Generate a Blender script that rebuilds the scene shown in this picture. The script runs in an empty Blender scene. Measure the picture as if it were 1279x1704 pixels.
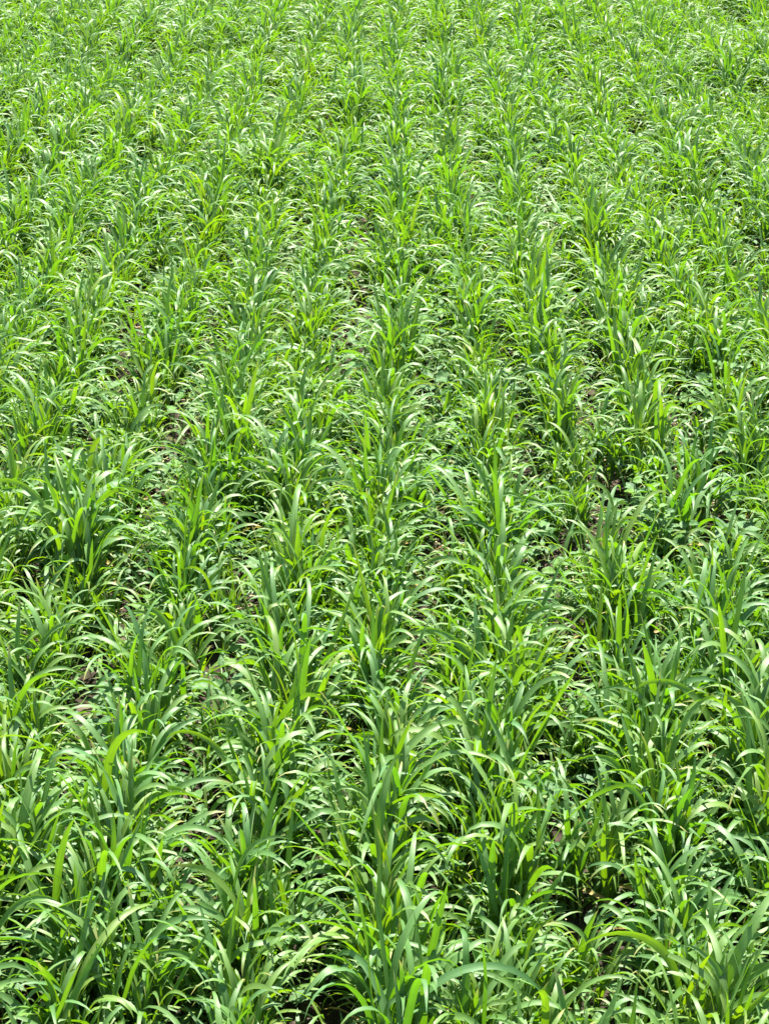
import bpy, math
import numpy as np

# ------------------------------------------------------------------ camera, sky, sun, exposure
scene = bpy.context.scene
rng = np.random.default_rng(20240611)

CAM_H, PITCH, F_PX = 1.47, 26.0, 2900.0          # metres, degrees down, focal length in photo pixels
YAW = -0.5                                       # degrees; the rows vanish a little right of the middle
cam_data = bpy.data.cameras.new("camera")
cam_data.sensor_fit = 'VERTICAL'
cam_data.sensor_height = 36.0
cam_data.lens = F_PX / 1704 * 36.0
cam_data.clip_start = 0.05
cam_data.clip_end = 2000
cam = bpy.data.objects.new("camera", cam_data)
scene.collection.objects.link(cam)
cam.location = (0, 0, CAM_H)
cam.rotation_euler = (math.radians(90 - PITCH), 0, math.radians(-YAW))
scene.camera = cam

SUN_EL, SUN_AZ = 70.0, 15.0                      # azimuth from +Y (away from the viewer) towards +X
world = bpy.data.worlds.new("World")
scene.world = world
world.use_nodes = True
wn = world.node_tree
sky = wn.nodes.new("ShaderNodeTexSky")
sky.sky_type = 'NISHITA'
sky.sun_disc = False
sky.sun_elevation = math.radians(SUN_EL)
sky.sun_rotation = math.radians(SUN_AZ)
sky.air_density = 1.0
sky.dust_density = 1.0
wn.nodes["Background"].inputs["Strength"].default_value = 0.075
wn.links.new(sky.outputs[0], wn.nodes["Background"].inputs["Color"])
sun_data = bpy.data.lights.new("sun", 'SUN')
sun_data.energy = 5.0
sun_data.angle = math.radians(0.5)
sun_data.color = (1.0, 0.96, 0.89)
sun = bpy.data.objects.new("sun", sun_data)
scene.collection.objects.link(sun)
sun.location = (2, 6, 9)
sun.rotation_euler = (math.radians(90 - SUN_EL), 0, math.radians(180 - SUN_AZ))

vs = scene.view_settings
vs.view_transform = 'Standard'
vs.look = 'None'
vs.exposure = 1.97
vs.gamma = 1.0
scene.cycles.max_bounces = 8
scene.cycles.diffuse_bounces = 4
scene.cycles.transmission_bounces = 6
scene.cycles.glossy_bounces = 3
scene.cycles.use_adaptive_sampling = False

# ------------------------------------------------------------------ projection helpers (layout only)
cp, sp = math.cos(math.radians(PITCH)), math.sin(math.radians(PITCH))
cy, sy = math.cos(math.radians(-YAW)), math.sin(math.radians(-YAW))

def project(P):
    """world points (n,3) -> photo pixels x, y and depth"""
    P = np.atleast_2d(P)
    x = cy * P[:, 0] + sy * P[:, 1]
    y = -sy * P[:, 0] + cy * P[:, 1]
    z = P[:, 2] - CAM_H
    d = y * cp - z * sp
    v = -y * sp - z * cp
    return 639.5 + F_PX * x / d, 852 + F_PX * v / d, d

def ground_at(px, py, z=0.0):
    u, v = (px - 639.5) / F_PX, (py - 852) / F_PX
    yy, zz = cp - v * sp, -sp - v * cp
    t = (z - CAM_H) / zz
    x, y = u * t, yy * t
    return np.array([cy * x - sy * y, sy * x + cy * y])

# ------------------------------------------------------------------ materials
def new_mat(name):
    m = bpy.data.materials.new(name)
    m.use_nodes = True
    nt = m.node_tree
    nt.nodes.clear()
    return m, nt

class NT:
    def __init__(s, nt): s.nt = nt
    def n(s, kind, **kw):
        nd = s.nt.nodes.new(kind)
        for k, v in kw.items(): setattr(nd, k, v)
        return nd
    def l(s, a, b): s.nt.links.new(a, b)
    def math(s, op, a, b=None, c=None, clamp=False):
        nd = s.n("ShaderNodeMath", operation=op, use_clamp=clamp)
        for i, v in enumerate((a, b, c)):
            if v is None: continue
            if hasattr(v, "node"): s.l(v, nd.inputs[i])
            else: nd.inputs[i].default_value = v
        return nd.outputs[0]
    def ramp(s, fac, stops, interp='LINEAR'):
        nd = s.n("ShaderNodeValToRGB")
        nd.color_ramp.interpolation = interp
        els = nd.color_ramp.elements
        els[0].position, els[0].color = stops[0][0], (*stops[0][1], 1)
        els[1].position, els[1].color = stops[-1][0], (*stops[-1][1], 1)
        for p, c in stops[1:-1]:
            e = els.new(p); e.color = (*c, 1)
        s.l(fac, nd.inputs[0])
        return nd.outputs[0]
    def mix(s, fac, a, b, mode='MIX'):
        nd = s.n("ShaderNodeMix", data_type='RGBA', blend_type=mode)
        for sock, v in ((nd.inputs[0], fac), (nd.inputs[6], a), (nd.inputs[7], b)):
            if hasattr(v, "node"): s.l(v, sock)
            elif isinstance(v, tuple): sock.default_value = (*v, 1)
            else: sock.default_value = v
        return nd.outputs[2]

def leaf_material(name, refl, trans, tip, rough, spec, tmix, vein):
    """two-sided leaf: waxy reflecting surface over a translucent body; tone is each leaf's own colour"""
    m, nt = new_mat(name)
    t = NT(nt)
    out = t.n("ShaderNodeOutputMaterial")
    tone = t.n("ShaderNodeAttribute", attribute_name="tone").outputs["Fac"]
    uv = t.n("ShaderNodeUVMap", uv_map="UVMap").outputs[0]
    sep = t.n("ShaderNodeSeparateXYZ"); t.l(uv, sep.inputs[0])
    u, v = sep.outputs[0], sep.outputs[1]
    ri = t.n("ShaderNodeObjectInfo").outputs["Random"]
    tn = t.math('ADD', tone, t.math('MULTIPLY', t.math('SUBTRACT', ri, 0.5), 0.25), clamp=True)
    crefl = t.ramp(tn, refl)
    ctrans = t.ramp(tn, trans)
    # lengthwise veins and a paler midrib
    mp = t.n("ShaderNodeMapping"); t.l(uv, mp.inputs[0]); mp.inputs["Scale"].default_value = (16, 1.2, 1)
    no = t.n("ShaderNodeTexNoise"); no.inputs["Scale"].default_value = 1.0; no.inputs["Detail"].default_value = 2
    t.l(mp.outputs[0], no.inputs[0])
    veins = t.math('MULTIPLY_ADD', t.math('SUBTRACT', no.outputs[0], 0.5), vein, 1.0)
    geo = t.n("ShaderNodeNewGeometry")
    blot = t.n("ShaderNodeTexNoise"); blot.inputs["Scale"].default_value = 38; blot.inputs["Detail"].default_value = 3
    t.l(geo.outputs["Position"], blot.inputs[0])
    veins = t.math('MULTIPLY', veins, t.math('MULTIPLY_ADD', t.math('SUBTRACT', blot.outputs[0], 0.5), 0.5, 1.0))
    rib = t.math('SUBTRACT', 1.0, t.math('MULTIPLY', t.math('ABSOLUTE', t.math('SUBTRACT', u, 0.5)), 11.0), clamp=True)
    crefl = t.mix(t.math('MULTIPLY', rib, 0.5), crefl, (0.17, 0.26, 0.09))
    base_f = t.math('MULTIPLY', t.math('SUBTRACT', 0.35, v), 1.4, clamp=True)
    crefl = t.mix(base_f, crefl, (0.15, 0.235, 0.075))
    vm = t.n("ShaderNodeVectorMath", operation='SCALE'); t.l(crefl, vm.inputs[0]); t.l(veins, vm.inputs["Scale"])
    vt = t.n("ShaderNodeVectorMath", operation='SCALE'); t.l(ctrans, vt.inputs[0]); t.l(veins, vt.inputs["Scale"])
    # withered tips on the oldest leaves
    old = t.math('MULTIPLY', t.math('SUBTRACT', t.math('FRACT', t.math('MULTIPLY', tone, 53.7)), 0.72), 6.0, clamp=True)
    tipf = t.math('MULTIPLY', t.math('MULTIPLY', t.math('SUBTRACT', v, 0.84), 6.0, clamp=True), old)
    c1 = t.mix(tipf, vm.outputs[0], tip)
    c2 = t.mix(tipf, vt.outputs[0], tip)
    bs = t.n("ShaderNodeBsdfPrincipled")
    t.l(c1, bs.inputs["Base Color"])
    bs.inputs["Roughness"].default_value = rough
    bs.inputs["Specular IOR Level"].default_value = spec
    bump = t.n("ShaderNodeBump"); bump.inputs["Strength"].default_value = 0.25; bump.inputs["Distance"].default_value = 0.001
    t.l(no.outputs[0], bump.inputs["Height"]); t.l(bump.outputs[0], bs.inputs["Normal"])
    tr = t.n("ShaderNodeBsdfTranslucent"); t.l(c2, tr.inputs["Color"])
    mx = t.n("ShaderNodeMixShader"); mx.inputs[0].default_value = tmix
    t.l(bs.outputs[0], mx.inputs[1]); t.l(tr.outputs[0], mx.inputs[2])
    t.l(mx.outputs[0], out.inputs[0])
    return m

M_BLADE = leaf_material("cereal_leaf",
    [(0.0, (0.076, 0.190, 0.054)), (0.5, (0.116, 0.224, 0.045)), (1.0, (0.168, 0.248, 0.025))],
    [(0.0, (0.105, 0.290, 0.003)), (0.5, (0.165, 0.345, 0.002)), (1.0, (0.285, 0.415, 0.001))],
    (0.40, 0.34, 0.10), 0.51, 0.72, 0.40, 1.5)
M_WEED = leaf_material("broad_leaf",
    [(0.0, (0.068, 0.150, 0.056)), (0.5, (0.080, 0.178, 0.045)), (1.0, (0.105, 0.215, 0.025))],
    [(0.0, (0.070, 0.180, 0.018)), (0.5, (0.110, 0.250, 0.010)), (1.0, (0.190, 0.360, 0.008))],
    (0.30, 0.24, 0.07), 0.55, 0.32, 0.32, 0.5)
M_WITHER = leaf_material("withered_leaf",
    [(0.0, (0.40, 0.33, 0.08)), (0.5, (0.45, 0.33, 0.12)), (1.0, (0.36, 0.24, 0.11))],
    [(0.0, (0.40, 0.34, 0.04)), (0.5, (0.42, 0.30, 0.08)), (1.0, (0.30, 0.20, 0.08))],
    (0.36, 0.25, 0.12), 0.6, 0.3, 0.3, 0.6)

def simple_mat(name, stops, scale, rough, spec=0.3, bump=0.0, bump_dist=0.01):
    m, nt = new_mat(name)
    t = NT(nt)
    out = t.n("ShaderNodeOutputMaterial")
    geo = t.n("ShaderNodeNewGeometry")
    no = t.n("ShaderNodeTexNoise"); no.inputs["Scale"].default_value = scale; no.inputs["Detail"].default_value = 6
    no.inputs["Roughness"].default_value = 0.65
    t.l(geo.outputs["Position"], no.inputs[0])
    col = t.ramp(no.outputs[0], stops)
    bs = t.n("ShaderNodeBsdfPrincipled")
    t.l(col, bs.inputs["Base Color"])
    bs.inputs["Roughness"].default_value = rough
    bs.inputs["Specular IOR Level"].default_value = spec
    if bump:
        b = t.n("ShaderNodeBump"); b.inputs["Strength"].default_value = bump; b.inputs["Distance"].default_value = bump_dist
        n2 = t.n("ShaderNodeTexNoise"); n2.inputs["Scale"].default_value = scale * 4; n2.inputs["Detail"].default_value = 5
        t.l(geo.outputs["Position"], n2.inputs[0])
        t.l(n2.outputs[0], b.inputs["Height"]); t.l(b.outputs[0], bs.inputs["Normal"])
    t.l(bs.outputs[0], out.inputs[0])
    return m

M_STEM = simple_mat("green_stem", [(0.3, (0.11, 0.20, 0.05)), (0.7, (0.19, 0.28, 0.09))], 60, 0.45, 0.5)
M_SOIL = simple_mat("brown_soil", [(0.3, (0.016, 0.013, 0.009)), (0.5, (0.034, 0.027, 0.019)), (0.75, (0.11, 0.088, 0.062))], 22, 0.95, 0.1, 0.9, 0.012)
M_CLOD = simple_mat("soil_clod", [(0.3, (0.035, 0.026, 0.020)), (0.7, (0.17, 0.130, 0.10))], 45, 0.95, 0.1, 0.6, 0.004)
M_STRAW = simple_mat("dry_straw", [(0.3, (0.30, 0.22, 0.12)), (0.7, (0.48, 0.38, 0.22))], 30, 0.7, 0.3)

# ------------------------------------------------------------------ mesh building
class Geo:
    """collects vertices, quads, uvs and the per-leaf tone"""
    def __init__(s): s.v, s.f, s.uv, s.t, s.n = [], [], [], [], 0
    def add(s, V, F, UV, T):
        s.v.append(V); s.f.append(F + s.n); s.uv.append(UV); s.t.append(T); s.n += len(V)
    def mesh(s, name, mat):
        V = np.concatenate(s.v); F = np.concatenate(s.f); UV = np.concatenate(s.uv); T = np.concatenate(s.t)
        me = bpy.data.meshes.new(name)
        me.vertices.add(len(V)); me.vertices.foreach_set("co", V.astype(np.float32).ravel())
        k = F.shape[1]
        me.loops.add(F.size); me.loops.foreach_set("vertex_index", F.astype(np.int32).ravel())
        me.polygons.add(len(F)); me.polygons.foreach_set("loop_start", np.arange(0, F.size, k, dtype=np.int32))
        me.update(calc_edges=True)
        me.polygons.foreach_set("use_smooth", np.ones(len(F), dtype=bool))
        ul = me.uv_layers.new(name="UVMap")
        ul.data.foreach_set("uv", UV[F.ravel()].astype(np.float32).ravel())
        at = me.attributes.new("tone", 'FLOAT', 'POINT')
        at.data.foreach_set("value", T.astype(np.float32))
        me.materials.append(mat)
        me.update()
        return me

def grid_faces(N, S, K):
    """quads for N strips of (S+1) x K vertices"""
    i = np.arange(S)[:, None] * K + np.arange(K - 1)[None, :]
    i = i.ravel()
    q = np.stack([i, i + K, i + K + 1, i + 1], 1)[:, ::-1]
    return (np.arange(N)[:, None, None] * ((S + 1) * K) + q[None]).reshape(-1, 4)

def blades(base, az, phi0, bend, power, L, W, fold, twist, drift, kink, kpos, tone, S, K, broad=None):
    """N curved tapering blades; every argument an array of length N. -> verts, faces, uv, tone"""
    N = len(az)
    s = np.linspace(0, 1, S + 1)[None, :]
    c = lambda a: np.asarray(a, float)[:, None]
    phi = c(phi0) + c(bend) * s ** c(power) + c(kink) * np.clip((s - c(kpos)) / 0.10, 0, 1)
    a = c(az) + c(drift) * s ** 1.5
    T = np.stack([np.sin(phi) * np.cos(a), np.sin(phi) * np.sin(a), np.cos(phi)], -1)
    step = 0.5 * (T[:, 1:] + T[:, :-1]) * (c(L) / S)[:, :, None]
    P = np.concatenate([np.zeros((N, 1, 3)), np.cumsum(step, 1)], 1) + base[:, None, :]
    P[:, :, 2] = np.maximum(P[:, :, 2], 0.006 + 0.01 * c(tone))
    B = np.stack([-np.sin(a), np.cos(a), np.zeros_like(a)], -1)
    Nn = np.cross(T, B)
    tw = (c(twist) * s)[:, :, None]
    B2 = B * np.cos(tw) + Nn * np.sin(tw)
    N2 = -B * np.sin(tw) + Nn * np.cos(tw)
    if broad is None:
        w = (0.55 + 0.45 * np.minimum(1, s / 0.22)) * np.maximum(1 - s ** 4.2, 0) ** 0.85
    else:
        w = np.sin(np.pi * np.clip(s, 0, 1) ** broad) ** 0.85
        saw = np.abs(((s * 6.5) % 1.0) - 0.5)
        w = w * (0.95 + 0.18 * saw)
    w = np.maximum(w, 0.03)
    h = (c(W) * w * 0.5)[:, :, None]
    fo = c(fold)[:, :, None]
    if K == 3:
        V = np.stack([P - B2 * h + N2 * h * fo, P, P + B2 * h + N2 * h * fo], 2)
        U = np.array([0, 0.5, 1])
    elif K == 5:
        V = np.stack([P - B2 * h + N2 * h * fo * .8, P - B2 * h * .5 + N2 * h * fo * .6, P,
                      P + B2 * h * .5 + N2 * h * fo * .6, P + B2 * h + N2 * h * fo * .8], 2)
        U = np.array([0, 0.25, 0.5, 0.75, 1])
    else:
        V = np.stack([P - B2 * h, P + B2 * h], 2)
        U = np.array([0.1, 0.9])
    grass_like = broad is None and K == 3
    if grass_like:                                      # slightly rippled and nicked edges
        rip = np.sin(s * c(rng.uniform(8, 26, N)) + c(rng.uniform(0, 6.3, N))) * c(rng.uniform(0.02, 0.12, N)) * c(W)
        V[:, :, 0] += rip[:, :, None] * N2
        V[:, :, 2] -= (rip * c(rng.uniform(-1, 1, N)))[:, :, None] * N2
    if broad is not None:                                # cockled, uneven leaf surface
        V = V + (rng.normal(0, 0.028, V.shape[:3]) * c(W)[:, :, None])[..., None] * N2[:, :, None, :]
    uv = np.stack([np.broadcast_to(U[None, None, :], (N, S + 1, K)), np.broadcast_to(s[:, :, None], (N, S + 1, K))], -1)
    tn = np.broadcast_to(c(tone)[:, :, None], (N, S + 1, K))
    return V.reshape(-1, 3), grid_faces(N, S, K), uv.reshape(-1, 2), tn.reshape(-1)

def tubes(base, top, r0, r1, tone, S=3, K=6):
    """N tapered round stems from base to top"""
    N = len(base)
    s = np.linspace(0, 1, S + 1)
    ang = np.linspace(0, 2 * np.pi, K)                 # first and last coincide
    P = base[:, None, :] + (top - base)[:, None, :] * s[None, :, None]
    r = r0[:, None] + (r1 - r0)[:, None] * s[None, :]
    ring = np.stack([np.cos(ang), np.sin(ang), np.zeros_like(ang)], -1)
    V = P[:, :, None, :] + ring[None, None] * r[:, :, None, None]
    uv = np.zeros((N, S + 1, K, 2)); uv[..., 0] = (ang / 6.283)[None, None]; uv[..., 1] = s[None, :, None]
    tn = np.broadcast_to(tone[:, None, None], (N, S + 1, K))
    return V.reshape(-1, 3), grid_faces(N, S, K), uv.reshape(-1, 2), tn.reshape(-1)

LEAVES = 5                                             # leaves on one shoot, oldest first
def shoots(n, origin, lean_az, lean, size, tone0, vigour):
    """n shoots. Returns stem (base, top) and the blade arguments of the n*LEAVES leaves"""
    hs = rng.uniform(0.036, 0.068, n) * size
    top = origin + np.stack([np.sin(lean) * np.cos(lean_az) * hs, np.sin(lean) * np.sin(lean_az) * hs, np.cos(lean) * hs], 1)
    az0 = np.where(rng.random(n) < 0.55, np.where(rng.random(n) < 0.5, 0.0, np.pi) + rng.normal(0, 0.6, n), rng.uniform(0, 2 * np.pi, n))
    k = np.tile(np.arange(LEAVES), (n, 1))
    hfrac = np.array([0.30, 0.60, 0.85, 1.0, 1.0])[k]
    base = origin[:, None] + (top - origin)[:, None] * hfrac[..., None]
    az = az0[:, None] + np.pi * (k % 2) + rng.normal(0, 0.45, k.shape)
    L = np.array([0.081, 0.119, 0.153, 0.153, 0.092])[k] * rng.uniform(0.70, 1.18, k.shape) * size[:, None] * vigour
    W = np.array([0.0045, 0.0061, 0.0076, 0.0077, 0.0053])[k] * rng.uniform(0.8, 1.25, k.shape) * (0.5 + 0.5 * size[:, None])
    phi0 = np.radians(np.array([28, 18, 12, 8, 5])[k] + rng.normal(0, 6, k.shape)) + (lean[:, None] * 0.7)
    end = np.radians(np.array([115, 145, 155, 140, 45])[k] + rng.normal(0, 26, k.shape))
    upright = rng.random(k.shape) < np.array([0.04, 0.08, 0.13, 0.26, 0.62])[k]
    end = np.where(upright, np.radians(rng.uniform(12, 45, k.shape)), end)
    bend = np.maximum(end - phi0, 0.05)
    power = rng.uniform(1.8, 4.2, k.shape)
    kinked = rng.random(k.shape) < 0.11
    kink = np.where(kinked, rng.uniform(0.7, 1.5, k.shape), 0)
    bend = np.where(kinked, bend * 0.5, bend)
    kpos = rng.uniform(0.4, 0.75, k.shape)
    fold = rng.uniform(0.12, 0.5, k.shape)
    twist = rng.normal(0, 0.75, k.shape)
    drift = rng.normal(0, 0.35, k.shape)
    tone = np.clip(tone0[:, None] + np.array([0.16, 0.05, -0.02, 0.0, 0.12])[k] + rng.normal(0, 0.11, k.shape), 0, 1)
    args = [base.reshape(-1, 3)] + [a.reshape(-1) for a in (az, phi0, bend, power, L, W, fold, twist, drift, kink, kpos, tone)]
    return top, args

# ------------------------------------------------------------------ object helpers
col = scene.collection
def link(name, me, parent=None):
    o = bpy.data.objects.new(name, me)
    col.objects.link(o)
    if parent: o.parent = parent
    return o
def tag(o, label=None, cat=None, group=None, kind=None):
    if label: o["label"] = label
    if cat: o["category"] = cat
    if group: o["group"] = group
    if kind: o["kind"] = kind
def copy_tree(o, parent=None):
    c = o.copy(); col.objects.link(c); c.parent = parent
    for ch in o.children: copy_tree(ch, c)
    return c

def lumps(x, y, f, seed):
    """smooth value noise from a few sines, about -1..1"""
    r = np.random.default_rng(seed)
    v = 0
    for _ in range(6):
        a, p, q = r.uniform(0, 6.283), r.uniform(0, 6.283), r.uniform(0.6, 1.6)
        v = v + np.sin(f * q * (x * np.cos(a) + y * np.sin(a)) + p)
    return v / 3.2

# ------------------------------------------------------------------ soil
ROW = 0.171
def soil_height(x, y):
    return (0.006 * lumps(x, y, 14, 1) + 0.004 * lumps(x, y, 45, 2) + 0.003 * lumps(x, y, 110, 3)
            + 0.006 * np.cos(x / ROW * 2 * np.pi)) - 0.006
gx = np.concatenate([[-600, -150, -40, -15], np.arange(-7, 7.001, 0.04), [15, 40, 150, 600]])
gy = np.concatenate([[-600, -150, -40, -10, -2], np.arange(0.4, 19.001, 0.04), [24, 40, 120, 300, 900]])
GX, GY = np.meshgrid(gx, gy)
inside = (np.abs(GX) < 7.01) & (GY > 0.3) & (GY < 19.01)
GZ = np.where(inside, soil_height(GX, GY), -0.006)
g = Geo()
g.add(np.stack([GX, GY, GZ], -1).reshape(-1, 3), grid_faces(1, len(gy) - 1, len(gx)), np.zeros((GX.size, 2)), np.zeros(GX.size))
o = link("ground", g.mesh("ground", M_SOIL))
tag(o, "bare brown crumbly soil of the field", "soil", kind="structure")
if o.data.polygons[len(o.data.polygons) // 2].normal.z < 0: o.data.flip_normals()

# ------------------------------------------------------------------ where every plant stands
# openings (photo pixels, radius in metres) where soil or weeds show instead of the crop
OPEN = [(1015, 880, .10), (1005, 960, .10), (1150, 1040, .09), (1060, 900, .08), (1000, 1400, .06), (70, 1070, .06),
        (360, 1080, .05), (590, 590, .08), (585, 700, .09), (460, 660, .05), (180, 740, .11), (1180, 960, .09), (960, 1000, .05),
        (700, 1260, .04), (1150, 1560, .06), (525, 960, .06), (720, 880, .06), (1180, 700, .07), (610, 330, .09), (910, 1090, .05)]
OPEN = [(ground_at(a, b), r) for a, b, r in OPEN]
# clumps the photo shows standing taller than their neighbours
TALL = [(165, 985, 1.25), (660, 660, 1.3), (455, 370, 1.35), (360, 430, 1.25), (990, 470, 1.3), (280, 620, 1.2), (660, 920, 1.2),
        (480, 900, 1.15), (870, 960, 1.1), (1120, 780, 1.2), (1130, 900, 1.15), (410, 1130, 1.15), (1010, 1110, 1.15), (560, 230, 1.3)]
TALL = [(ground_at(a, b), k) for a, b, k in TALL]

rows = np.arange(-36, 37)
PX, PY, PR = [], [], []
for r in rows:
    n = 320
    y = 0.9 + np.cumsum(rng.uniform(0.55, 1.45, n) * 0.053)
    x = r * ROW - 0.012 + 0.016 * np.sin(y * 1.7 + r * 2.1) + rng.normal(0, 1, n) * np.where(y < 2.4, 0.013, 0.008)
    half = 0.25 * y + 1.0
    ok = (np.abs(x) < half) & (y < 14) & (y > 1.05)
    ok &= rng.random(n) > np.clip(0.05 + 0.18 * lumps(x, y, 7.0, 7), 0, 0.45)
    for (c, rad) in OPEN:
        ok &= (x - c[0]) ** 2 + (0.6 * (y - c[1])) ** 2 > (0.75 * rad) ** 2
    PX.append(x[ok]); PY.append(y[ok]); PR.append(np.full(ok.sum(), r))
# stray plants that came up between the rows
n = 1500
y = 1.05 + 13 * rng.random(n) ** 0.72
x = (rng.random(n) * 2 - 1) * (0.25 * y + 1.0)
ok = np.ones(n, bool)
for (c, rad) in OPEN:
    ok &= (x - c[0]) ** 2 + (0.6 * (y - c[1])) ** 2 > (0.75 * rad) ** 2
yf = rng.uniform(3.6, 11, 800)
x = np.concatenate([x[ok], rng.uniform(-0.85, 0.85, 170), rng.uniform(-1, 1, 800) * (0.25 * yf + 0.8)])
y = np.concatenate([y[ok], rng.uniform(1.25, 2.75, 170), yf])
PX.append(x); PY.append(y); PR.append(np.round((x + 0.012) / ROW).astype(int))
n_rowed = sum(len(a) for a in PX[:-1])
PX, PY, PR = np.concatenate(PX), np.concatenate(PY), np.concatenate(PR)
PS = np.clip(1.0 + 0.15 * lumps(PX, PY, 4.2, 11) + rng.normal(0, 0.13, len(PX)), 0.62, 1.20)
PS = PS * np.clip(1.06 - 0.05 * (PY - 1.6), 1.0, 1.06)
PS[n_rowed:] *= rng.uniform(0.6, 0.95, len(PS) - n_rowed)
for c, k in TALL:
    PS = np.where((np.abs(PX - c[0]) < 0.06) & (np.abs(PY - c[1]) < 0.10), np.maximum(PS, k * rng.uniform(.92, 1.05, len(PX))), PS)
ux, uyt, dep = project(np.stack([PX, PY, np.full_like(PX, 0.15)], 1))
_, uyb, _ = project(np.stack([PX, PY, np.full_like(PX, 0.0)], 1))
seen = (ux > -25) & (ux < 1304) & (uyt < 1690) & (uyb > 0)
order = np.argsort(np.where(seen, dep, 1e9))
MAIN = order[:300]
is_main = np.zeros(len(PX), bool); is_main[MAIN] = True

# ------------------------------------------------------------------ cereal plants: prototypes with their shoots as parts
G_PLANT = "cereal plants growing in drilled rows"
def make_plant():
    root = bpy.data.objects.new("cereal_plant", None)
    root.empty_display_size = 0.05
    col.objects.link(root)
    n = int(rng.integers(10, 16))
    pa = rng.uniform(0, 2 * np.pi, n)
    org = np.stack([0.020 * np.cos(pa), 0.036 * np.sin(pa), np.full(n, -0.006)], 1) * rng.uniform(0.3, 1, (n, 1))
    tone0 = np.full(n, rng.normal(0.42, 0.08)) + rng.normal(0, 0.06, n)
    lean = np.radians(np.abs(rng.normal(0, 8, n)))
    size = rng.uniform(0.80, 1.15, n)
    top, args = shoots(n, org, pa, lean, size, tone0, 1.0)
    for i in range(n):
        sl = slice(i * LEAVES, (i + 1) * LEAVES)
        gg = Geo(); gg.add(*blades(*[a[sl] for a in args], S=14, K=3))
        sh = link("shoot", gg.mesh("shoot", M_BLADE), root)
        gs = Geo(); gs.add(*tubes(org[i:i + 1], top[i:i + 1], np.array([0.0030]), np.array([0.0022]), tone0[i:i + 1]))
        link("stem", gs.mesh("stem", M_STEM), sh)
    withered = rng.random() < 0.35
    if withered:
        a = rng.uniform(0, 2 * np.pi, 1)
        gg = Geo(); gg.add(*blades(np.array([[0, 0, 0.025]]), a, np.radians([48.]), np.radians([75.]), np.array([1.2]), np.array([0.11]),
                                   np.array([0.007]), np.array([0.5]), np.array([0.9]), np.array([0.3]), np.array([0.]), np.array([.5]), rng.random(1), S=10, K=3))
        w = link("withered_leaf", gg.mesh("withered_leaf", M_WITHER), root)
        w["label"] = "yellowed withered lower leaf"
    t = float(tone0.mean())
    root_info = dict(n=n, tone=t, withered=withered)
    return root, root_info

NPROTO = 36
protos = [make_plant() for _ in range(NPROTO)]
used = [False] * NPROTO
ORD = lambda k: "%d%s" % (k, "th" if 10 <= k % 100 <= 20 else {1: "st", 2: "nd", 3: "rd"}.get(k % 10, "th"))
WORD = {1: "first", 2: "second", 3: "third", 4: "fourth", 5: "fifth", 6: "sixth", 7: "seventh", 8: "eighth", 9: "ninth", 10: "tenth"}
def row_name(r):
    if r == 0: return "middle row"
    return "%s row %s of centre" % (WORD.get(abs(r), ORD(abs(r))), "left" if r < 0 else "right")
rank = {}
for r in np.unique(PR[MAIN]):
    idx = [i for i in MAIN if PR[i] == r]
    idx.sort(key=lambda i: PY[i])
    for k, i in enumerate(idx): rank[i] = k + 1
for j, i in enumerate(sorted(MAIN, key=lambda i: PY[i])):
    p = j % NPROTO if j < NPROTO else int(rng.integers(NPROTO))
    proto, info = protos[p]
    if used[p]: o = copy_tree(proto)
    else: o = proto; used[p] = True
    o.location = (PX[i], PY[i], float(soil_height(PX[i], PY[i])))
    o.rotation_euler = (rng.normal(0, 0.09), rng.normal(0, 0.09), (0 if rng.random() < .5 else math.pi) + rng.normal(0, 0.45))
    s = PS[i]
    o.scale = (s, s, s * rng.uniform(0.93, 1.10))
    size = "tall" if s > 1.12 else "short" if s < 0.9 else "mid-height"
    full = "bushy" if info["n"] >= 14 else "slender" if info["n"] <= 10 else "leafy"
    extra = " with yellowed leaf" if info["withered"] else ""
    tag(o, "%s %s cereal plant%s, %s from front in %s" % (size, full, extra, ORD(rank[i]), row_name(PR[i])), "cereal plant", G_PLANT)

# ------------------------------------------------------------------ the rest of the crop, as one mass
rest = np.where(~is_main)[0]
gfar = Geo()
def crop_mass(idx, nsh, S, K):
    n = len(idx) * nsh
    if not n: return
    px, py, ps = np.repeat(PX[idx], nsh), np.repeat(PY[idx], nsh), np.repeat(PS[idx], nsh)
    pa = rng.uniform(0, 2 * np.pi, n)
    org = np.stack([px + 0.020 * np.cos(pa), py + 0.036 * np.sin(pa), soil_height(px, py) * 0], 1)
    tone0 = np.repeat(rng.normal(0.42, 0.08, len(idx)), nsh) + rng.normal(0, 0.06, n)
    lean = np.radians(np.abs(rng.normal(0, 8, n)))
    top, args = shoots(n, org, pa, lean, rng.uniform(0.80, 1.15, n) * ps, tone0, 1.0)
    gfar.add(*blades(*args, S=S, K=K))
d = PY[rest]
crop_mass(rest[d < 5.5], 11, 12, 3)
crop_mass(rest[(d >= 5.5) & (d < 9)], 11, 9, 3)
crop_mass(rest[d >= 9], 10, 7, 3)
o = link("cereal_crop", gfar.mesh("cereal_crop", M_BLADE))
tag(o, "dense young green cereal crop filling the far part of the field", "cereal crop", kind="stuff")

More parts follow.
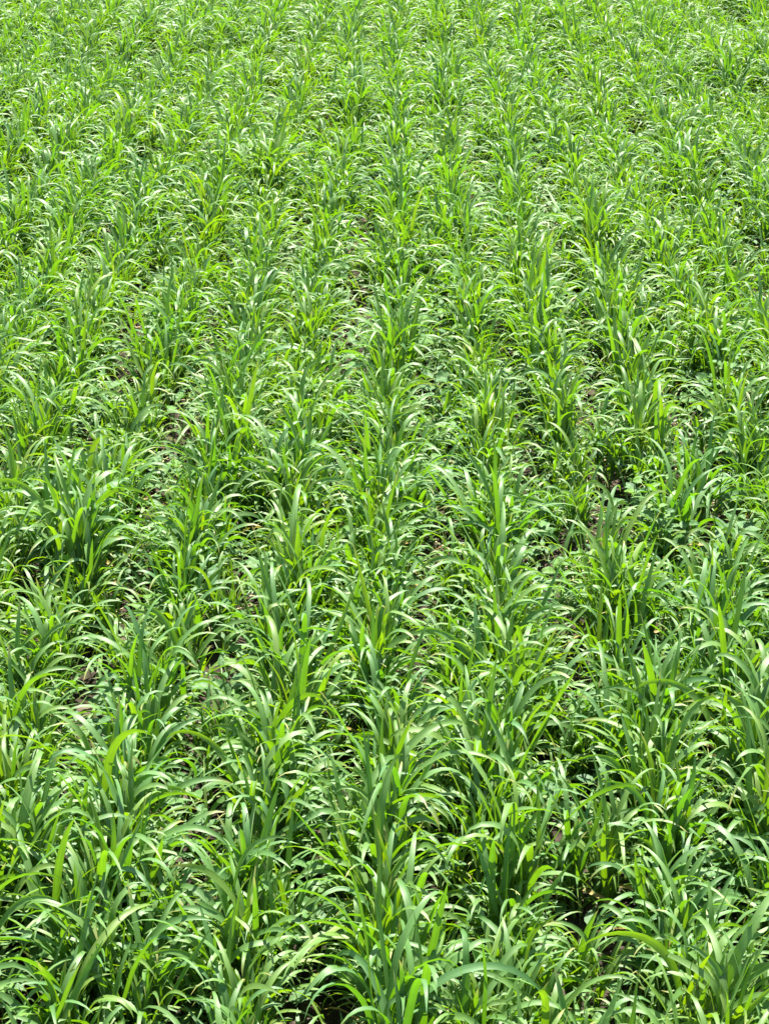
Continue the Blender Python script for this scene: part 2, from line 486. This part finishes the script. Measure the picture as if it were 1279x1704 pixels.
# ------------------------------------------------------------------ broadleaf weeds between the rows
G_WEED = "broadleaf weeds growing between the crop rows"
def weed_geo(n_pairs, h, leaf, tone0, origin=np.zeros(3), S=13, K=5):
    """leaf blade arguments and stems of one weed"""
    gl, gs = Geo(), Geo()
    a0 = rng.uniform(0, np.pi)
    lean = rng.normal(0, 0.12, 2) * h
    tip = origin + np.array([lean[0], lean[1], h])
    gs.add(*tubes(origin[None] - np.array([[0, 0, .008]]), tip[None], np.array([0.0022]), np.array([0.0012]), np.array([tone0])))
    B, A, L, pet = [], [], [], []
    for k in range(n_pairs):
        f = (k + 1.0) / n_pairs
        for s in (0, 1):
            a = a0 + k * 1.57 + s * np.pi + rng.normal(0, 0.25)
            node = origin + (tip - origin) * (0.25 + 0.75 * f)
            pl = leaf * rng.uniform(0.25, 0.55) * (1.1 - 0.7 * f)
            b = node + np.array([np.cos(a) * pl, np.sin(a) * pl, pl * 0.55])
            gs.add(*tubes(node[None], b[None], np.array([0.0010]), np.array([0.0008]), np.array([tone0]), S=1, K=5))
            B.append(b); A.append(a); L.append(leaf * rng.uniform(0.8, 1.15) * (1.0 - 0.55 * f * f))
    n = len(A)
    L = np.array(L)
    gl.add(*blades(np.array(B), np.array(A), rng.uniform(0.9, 1.35, n), rng.uniform(0.1, 0.8, n), np.full(n, 1.2), L, L * rng.uniform(0.52, 0.72, n),
                   rng.uniform(0.1, 0.75, n), rng.normal(0, 0.5, n), rng.normal(0, 0.35, n), np.zeros(n), np.full(n, .5),
                   np.clip(tone0 + rng.normal(0, .12, n), 0, .85), S=S, K=K, broad=0.72))
    return gl, gs
def make_weed():
    root = bpy.data.objects.new("broadleaf_weed", None)
    root.empty_display_size = 0.04
    col.objects.link(root)
    npairs = int(rng.integers(3, 6))
    leaf = rng.uniform(0.032, 0.050)
    tone0 = rng.choice([0.1, 0.25, 0.4, 0.8])
    gl, gs = weed_geo(npairs, rng.uniform(0.06, 0.13), leaf, tone0)
    link("foliage", gl.mesh("foliage", M_WEED), root)
    link("stem", gs.mesh("stem", M_STEM), root)
    return root, dict(tone=tone0, leaf=leaf)
WP = [(1090, 960), (1120, 940), (1045, 930), (1180, 1000), (1140, 985), (1220, 1015), (1160, 1075), (1150, 1045), (1055, 885), (1075, 925), (1010, 900), (525, 955), (345, 1045), (1130, 1105), (185, 745), (210, 760), (440, 800), (1175, 700),
      (1190, 690), (790, 1135), (930, 1070), (1210, 945), (165, 735), (720, 880), (1060, 1010), (985, 985), (1195, 1065), (1240, 980), (800, 590),
      (90, 1660), (550, 1560), (520, 1650), (1150, 1590), (1180, 1600), (990, 1240), (1060, 1660), (60, 1500), (640, 760), (590, 690), (770, 740)]
W0 = [ground_at(a, b) + rng.normal(0, 0.025, 2) * q for a, b in WP for q in (0, 1)]
WX = [w[0] for w in W0]; WY = [w[1] for w in W0]
for r in range(-20, 20):
    n = 220
    y = 1.1 + np.cumsum(rng.uniform(0.5, 1.6, n) * 0.065)
    x = (r + 0.5) * ROW + rng.normal(0, 0.030, n)
    ok = (np.abs(x) < 0.25 * y + 0.8) & (y < 8.5) & (rng.random(n) < 0.62 + 0.3 * lumps(x, y, 3, 21))
    WX += list(x[ok]); WY += list(y[ok])
WX, WY = np.array(WX), np.array(WY)
wx, wy, wd = project(np.stack([WX, WY, np.full_like(WX, 0.05)], 1))
wseen = (wx > 5) & (wx < 1274) & (wy < 1695)
worder = np.argsort(np.where(wseen, wd, 1e9))
WMAIN = worder[:230]
wmain = np.zeros(len(WX), bool); wmain[WMAIN] = True
WPRO = 24
wprotos = [make_weed() for _ in range(WPRO)]
wused = [False] * WPRO
WLANE = np.floor(WX / ROW).astype(int)
def lane_name(k):
    # lane k lies between row k and row k+1
    if k == 0: return "middle row and first row right"
    if k == -1: return "middle row and first row left"
    side, a = ("right", k) if k > 0 else ("left", -k - 1)
    return "%s and %s rows %s of centre" % (WORD.get(a, ORD(a)), WORD.get(a + 1, ORD(a + 1)), side)
wrank = {}
for k in np.unique(WLANE[WMAIN]):
    idx = sorted([i for i in WMAIN if WLANE[i] == k], key=lambda i: WY[i])
    for q, i in enumerate(idx): wrank[i] = q + 1
for j, i in enumerate(sorted(WMAIN, key=lambda i: WY[i])):
    p = j % WPRO if j < WPRO else int(rng.integers(WPRO))
    proto, info = wprotos[p]
    if wused[p]: o = copy_tree(proto)
    else: o = proto; wused[p] = True
    o.location = (WX[i], WY[i], float(soil_height(WX[i], WY[i])))
    o.rotation_euler = (rng.normal(0, .08), rng.normal(0, .08), rng.uniform(0, 6.283))
    s = rng.uniform(0.75, 1.12)
    o.scale = (s, s, s)
    hue = "grey-green" if info["tone"] < 0.2 else "bright green" if info["tone"] > 0.6 else "mid-green"
    lf = "large-leaved" if info["leaf"] * s > 0.044 else "small-leaved" if info["leaf"] * s < 0.034 else "oval-leaved"
    tag(o, "%s %s weed, %s from front between %s" % (lf, hue, ORD(wrank[i]), lane_name(WLANE[i])), "weed", G_WEED)

# smaller and farther weeds: a low cover nobody would count
gw = Geo()
for i in np.where(~wmain)[0]:
    gl, _ = weed_geo(3, rng.uniform(0.05, 0.11), rng.uniform(0.035, 0.055), rng.choice([0.1, 0.25, 0.4, 0.8]), np.array([WX[i], WY[i], 0.0]), S=5, K=3)
    gw.add(gl.v[0], gl.f[0], gl.uv[0], gl.t[0])
n = 20000
y = 1.1 + 8.4 * rng.random(n) ** 0.75
x = (rng.random(n) * 2 - 1) * (0.25 * y + 0.8)
L = rng.uniform(0.010, 0.026, n)
gw.add(*blades(np.stack([x, y, rng.uniform(0.004, 0.05, n)], 1), rng.uniform(0, 6.283, n), rng.uniform(0.8, 1.5, n), rng.uniform(0, .6, n), np.ones(n), L, L * rng.uniform(.5, .8, n),
               rng.uniform(0, .4, n), rng.normal(0, .3, n), rng.normal(0, .3, n), np.zeros(n), np.full(n, .5), np.clip(rng.normal(.35, .22, n), 0, .85), S=5, K=3, broad=0.75))
o = link("ground_cover", gw.mesh("ground_cover", M_WEED))
tag(o, "low cover of small weed leaves on the soil under the crop", "ground cover", kind="stuff")

# thin grass seedlings low between the rows
n = 46000
y = 1.1 + 10 * rng.random(n) ** 0.75
x = (rng.random(n) * 2 - 1) * (0.25 * y + 0.9)
gg = Geo()
gg.add(*blades(np.stack([x, y, np.zeros(n)], 1), rng.uniform(0, 6.283, n), np.abs(rng.normal(.5, .3, n)), rng.uniform(.3, 1.6, n), rng.uniform(1, 2, n), rng.uniform(.05, .135, n), rng.uniform(.003, .0075, n),
               rng.uniform(.1, .5, n), rng.normal(0, .6, n), rng.normal(0, .4, n), np.zeros(n), np.full(n, .5), np.clip(rng.normal(.45, .2, n), 0, 1), S=6, K=3))
o = link("grass", gg.mesh("grass", M_BLADE))
tag(o, "thin short grass seedlings between the crop rows", "grass", kind="stuff")

# ------------------------------------------------------------------ crumbs of soil and dry straw
ico_v = np.array([(0, 0, 1), (.894, 0, .447), (.276, .851, .447), (-.724, .526, .447), (-.724, -.526, .447), (.276, -.851, .447),
                  (.724, .526, -.447), (-.276, .851, -.447), (-.894, 0, -.447), (-.276, -.851, -.447), (.724, -.526, -.447), (0, 0, -1)])
ico_f = np.array([(0, 1, 2), (0, 2, 3), (0, 3, 4), (0, 4, 5), (0, 5, 1), (1, 6, 2), (2, 7, 3), (3, 8, 4), (4, 9, 5), (5, 10, 1),
                  (6, 7, 2), (7, 8, 3), (8, 9, 4), (9, 10, 5), (10, 6, 1), (11, 7, 6), (11, 8, 7), (11, 9, 8), (11, 10, 9), (11, 6, 10)])
n = 14000
y = 1.1 + 7 * rng.random(n) ** 0.7
x = (rng.random(n) * 2 - 1) * (0.25 * y + 0.5)
sz = 0.003 + 0.011 * rng.random(n) ** 3
V = ico_v[None] * rng.uniform(0.65, 1.3, (n, 12, 1)) * sz[:, None, None] * np.stack([rng.uniform(.8, 1.4, n), rng.uniform(.8, 1.4, n), rng.uniform(.6, 1, n)], 1)[:, None]
V = V + np.stack([x, y, soil_height(x, y) + sz * 0.3], 1)[:, None]
F = (np.arange(n)[:, None, None] * 12 + ico_f[None]).reshape(-1, 3)
gc = Geo(); gc.add(V.reshape(-1, 3), F, np.zeros((n * 12, 2)), np.zeros(n * 12))
o = link("soil_crumbs", gc.mesh("soil_crumbs", M_CLOD))
tag(o, "crumbs and small clods of dry brown soil", "soil", kind="stuff")

n = 3500
y = 1.1 + 7 * rng.random(n) ** 0.7
x = (rng.random(n) * 2 - 1) * (0.25 * y + 0.5)
gs = Geo()
a, l = rng.uniform(0, 6.283, n), rng.uniform(.02, .08, n)
z = soil_height(x, y) + rng.uniform(.006, .02, n)
p = np.stack([x, y, z], 1)
q = p + np.stack([np.cos(a) * l, np.sin(a) * l, rng.uniform(-.006, .012, n)], 1)
gs.add(*tubes(p, q, np.full(n, .0016), np.full(n, .0011), np.zeros(n), S=1, K=6))
o = link("straw", gs.mesh("straw", M_STRAW))
tag(o, "bits of dry straw lying on the soil", "straw", kind="stuff")
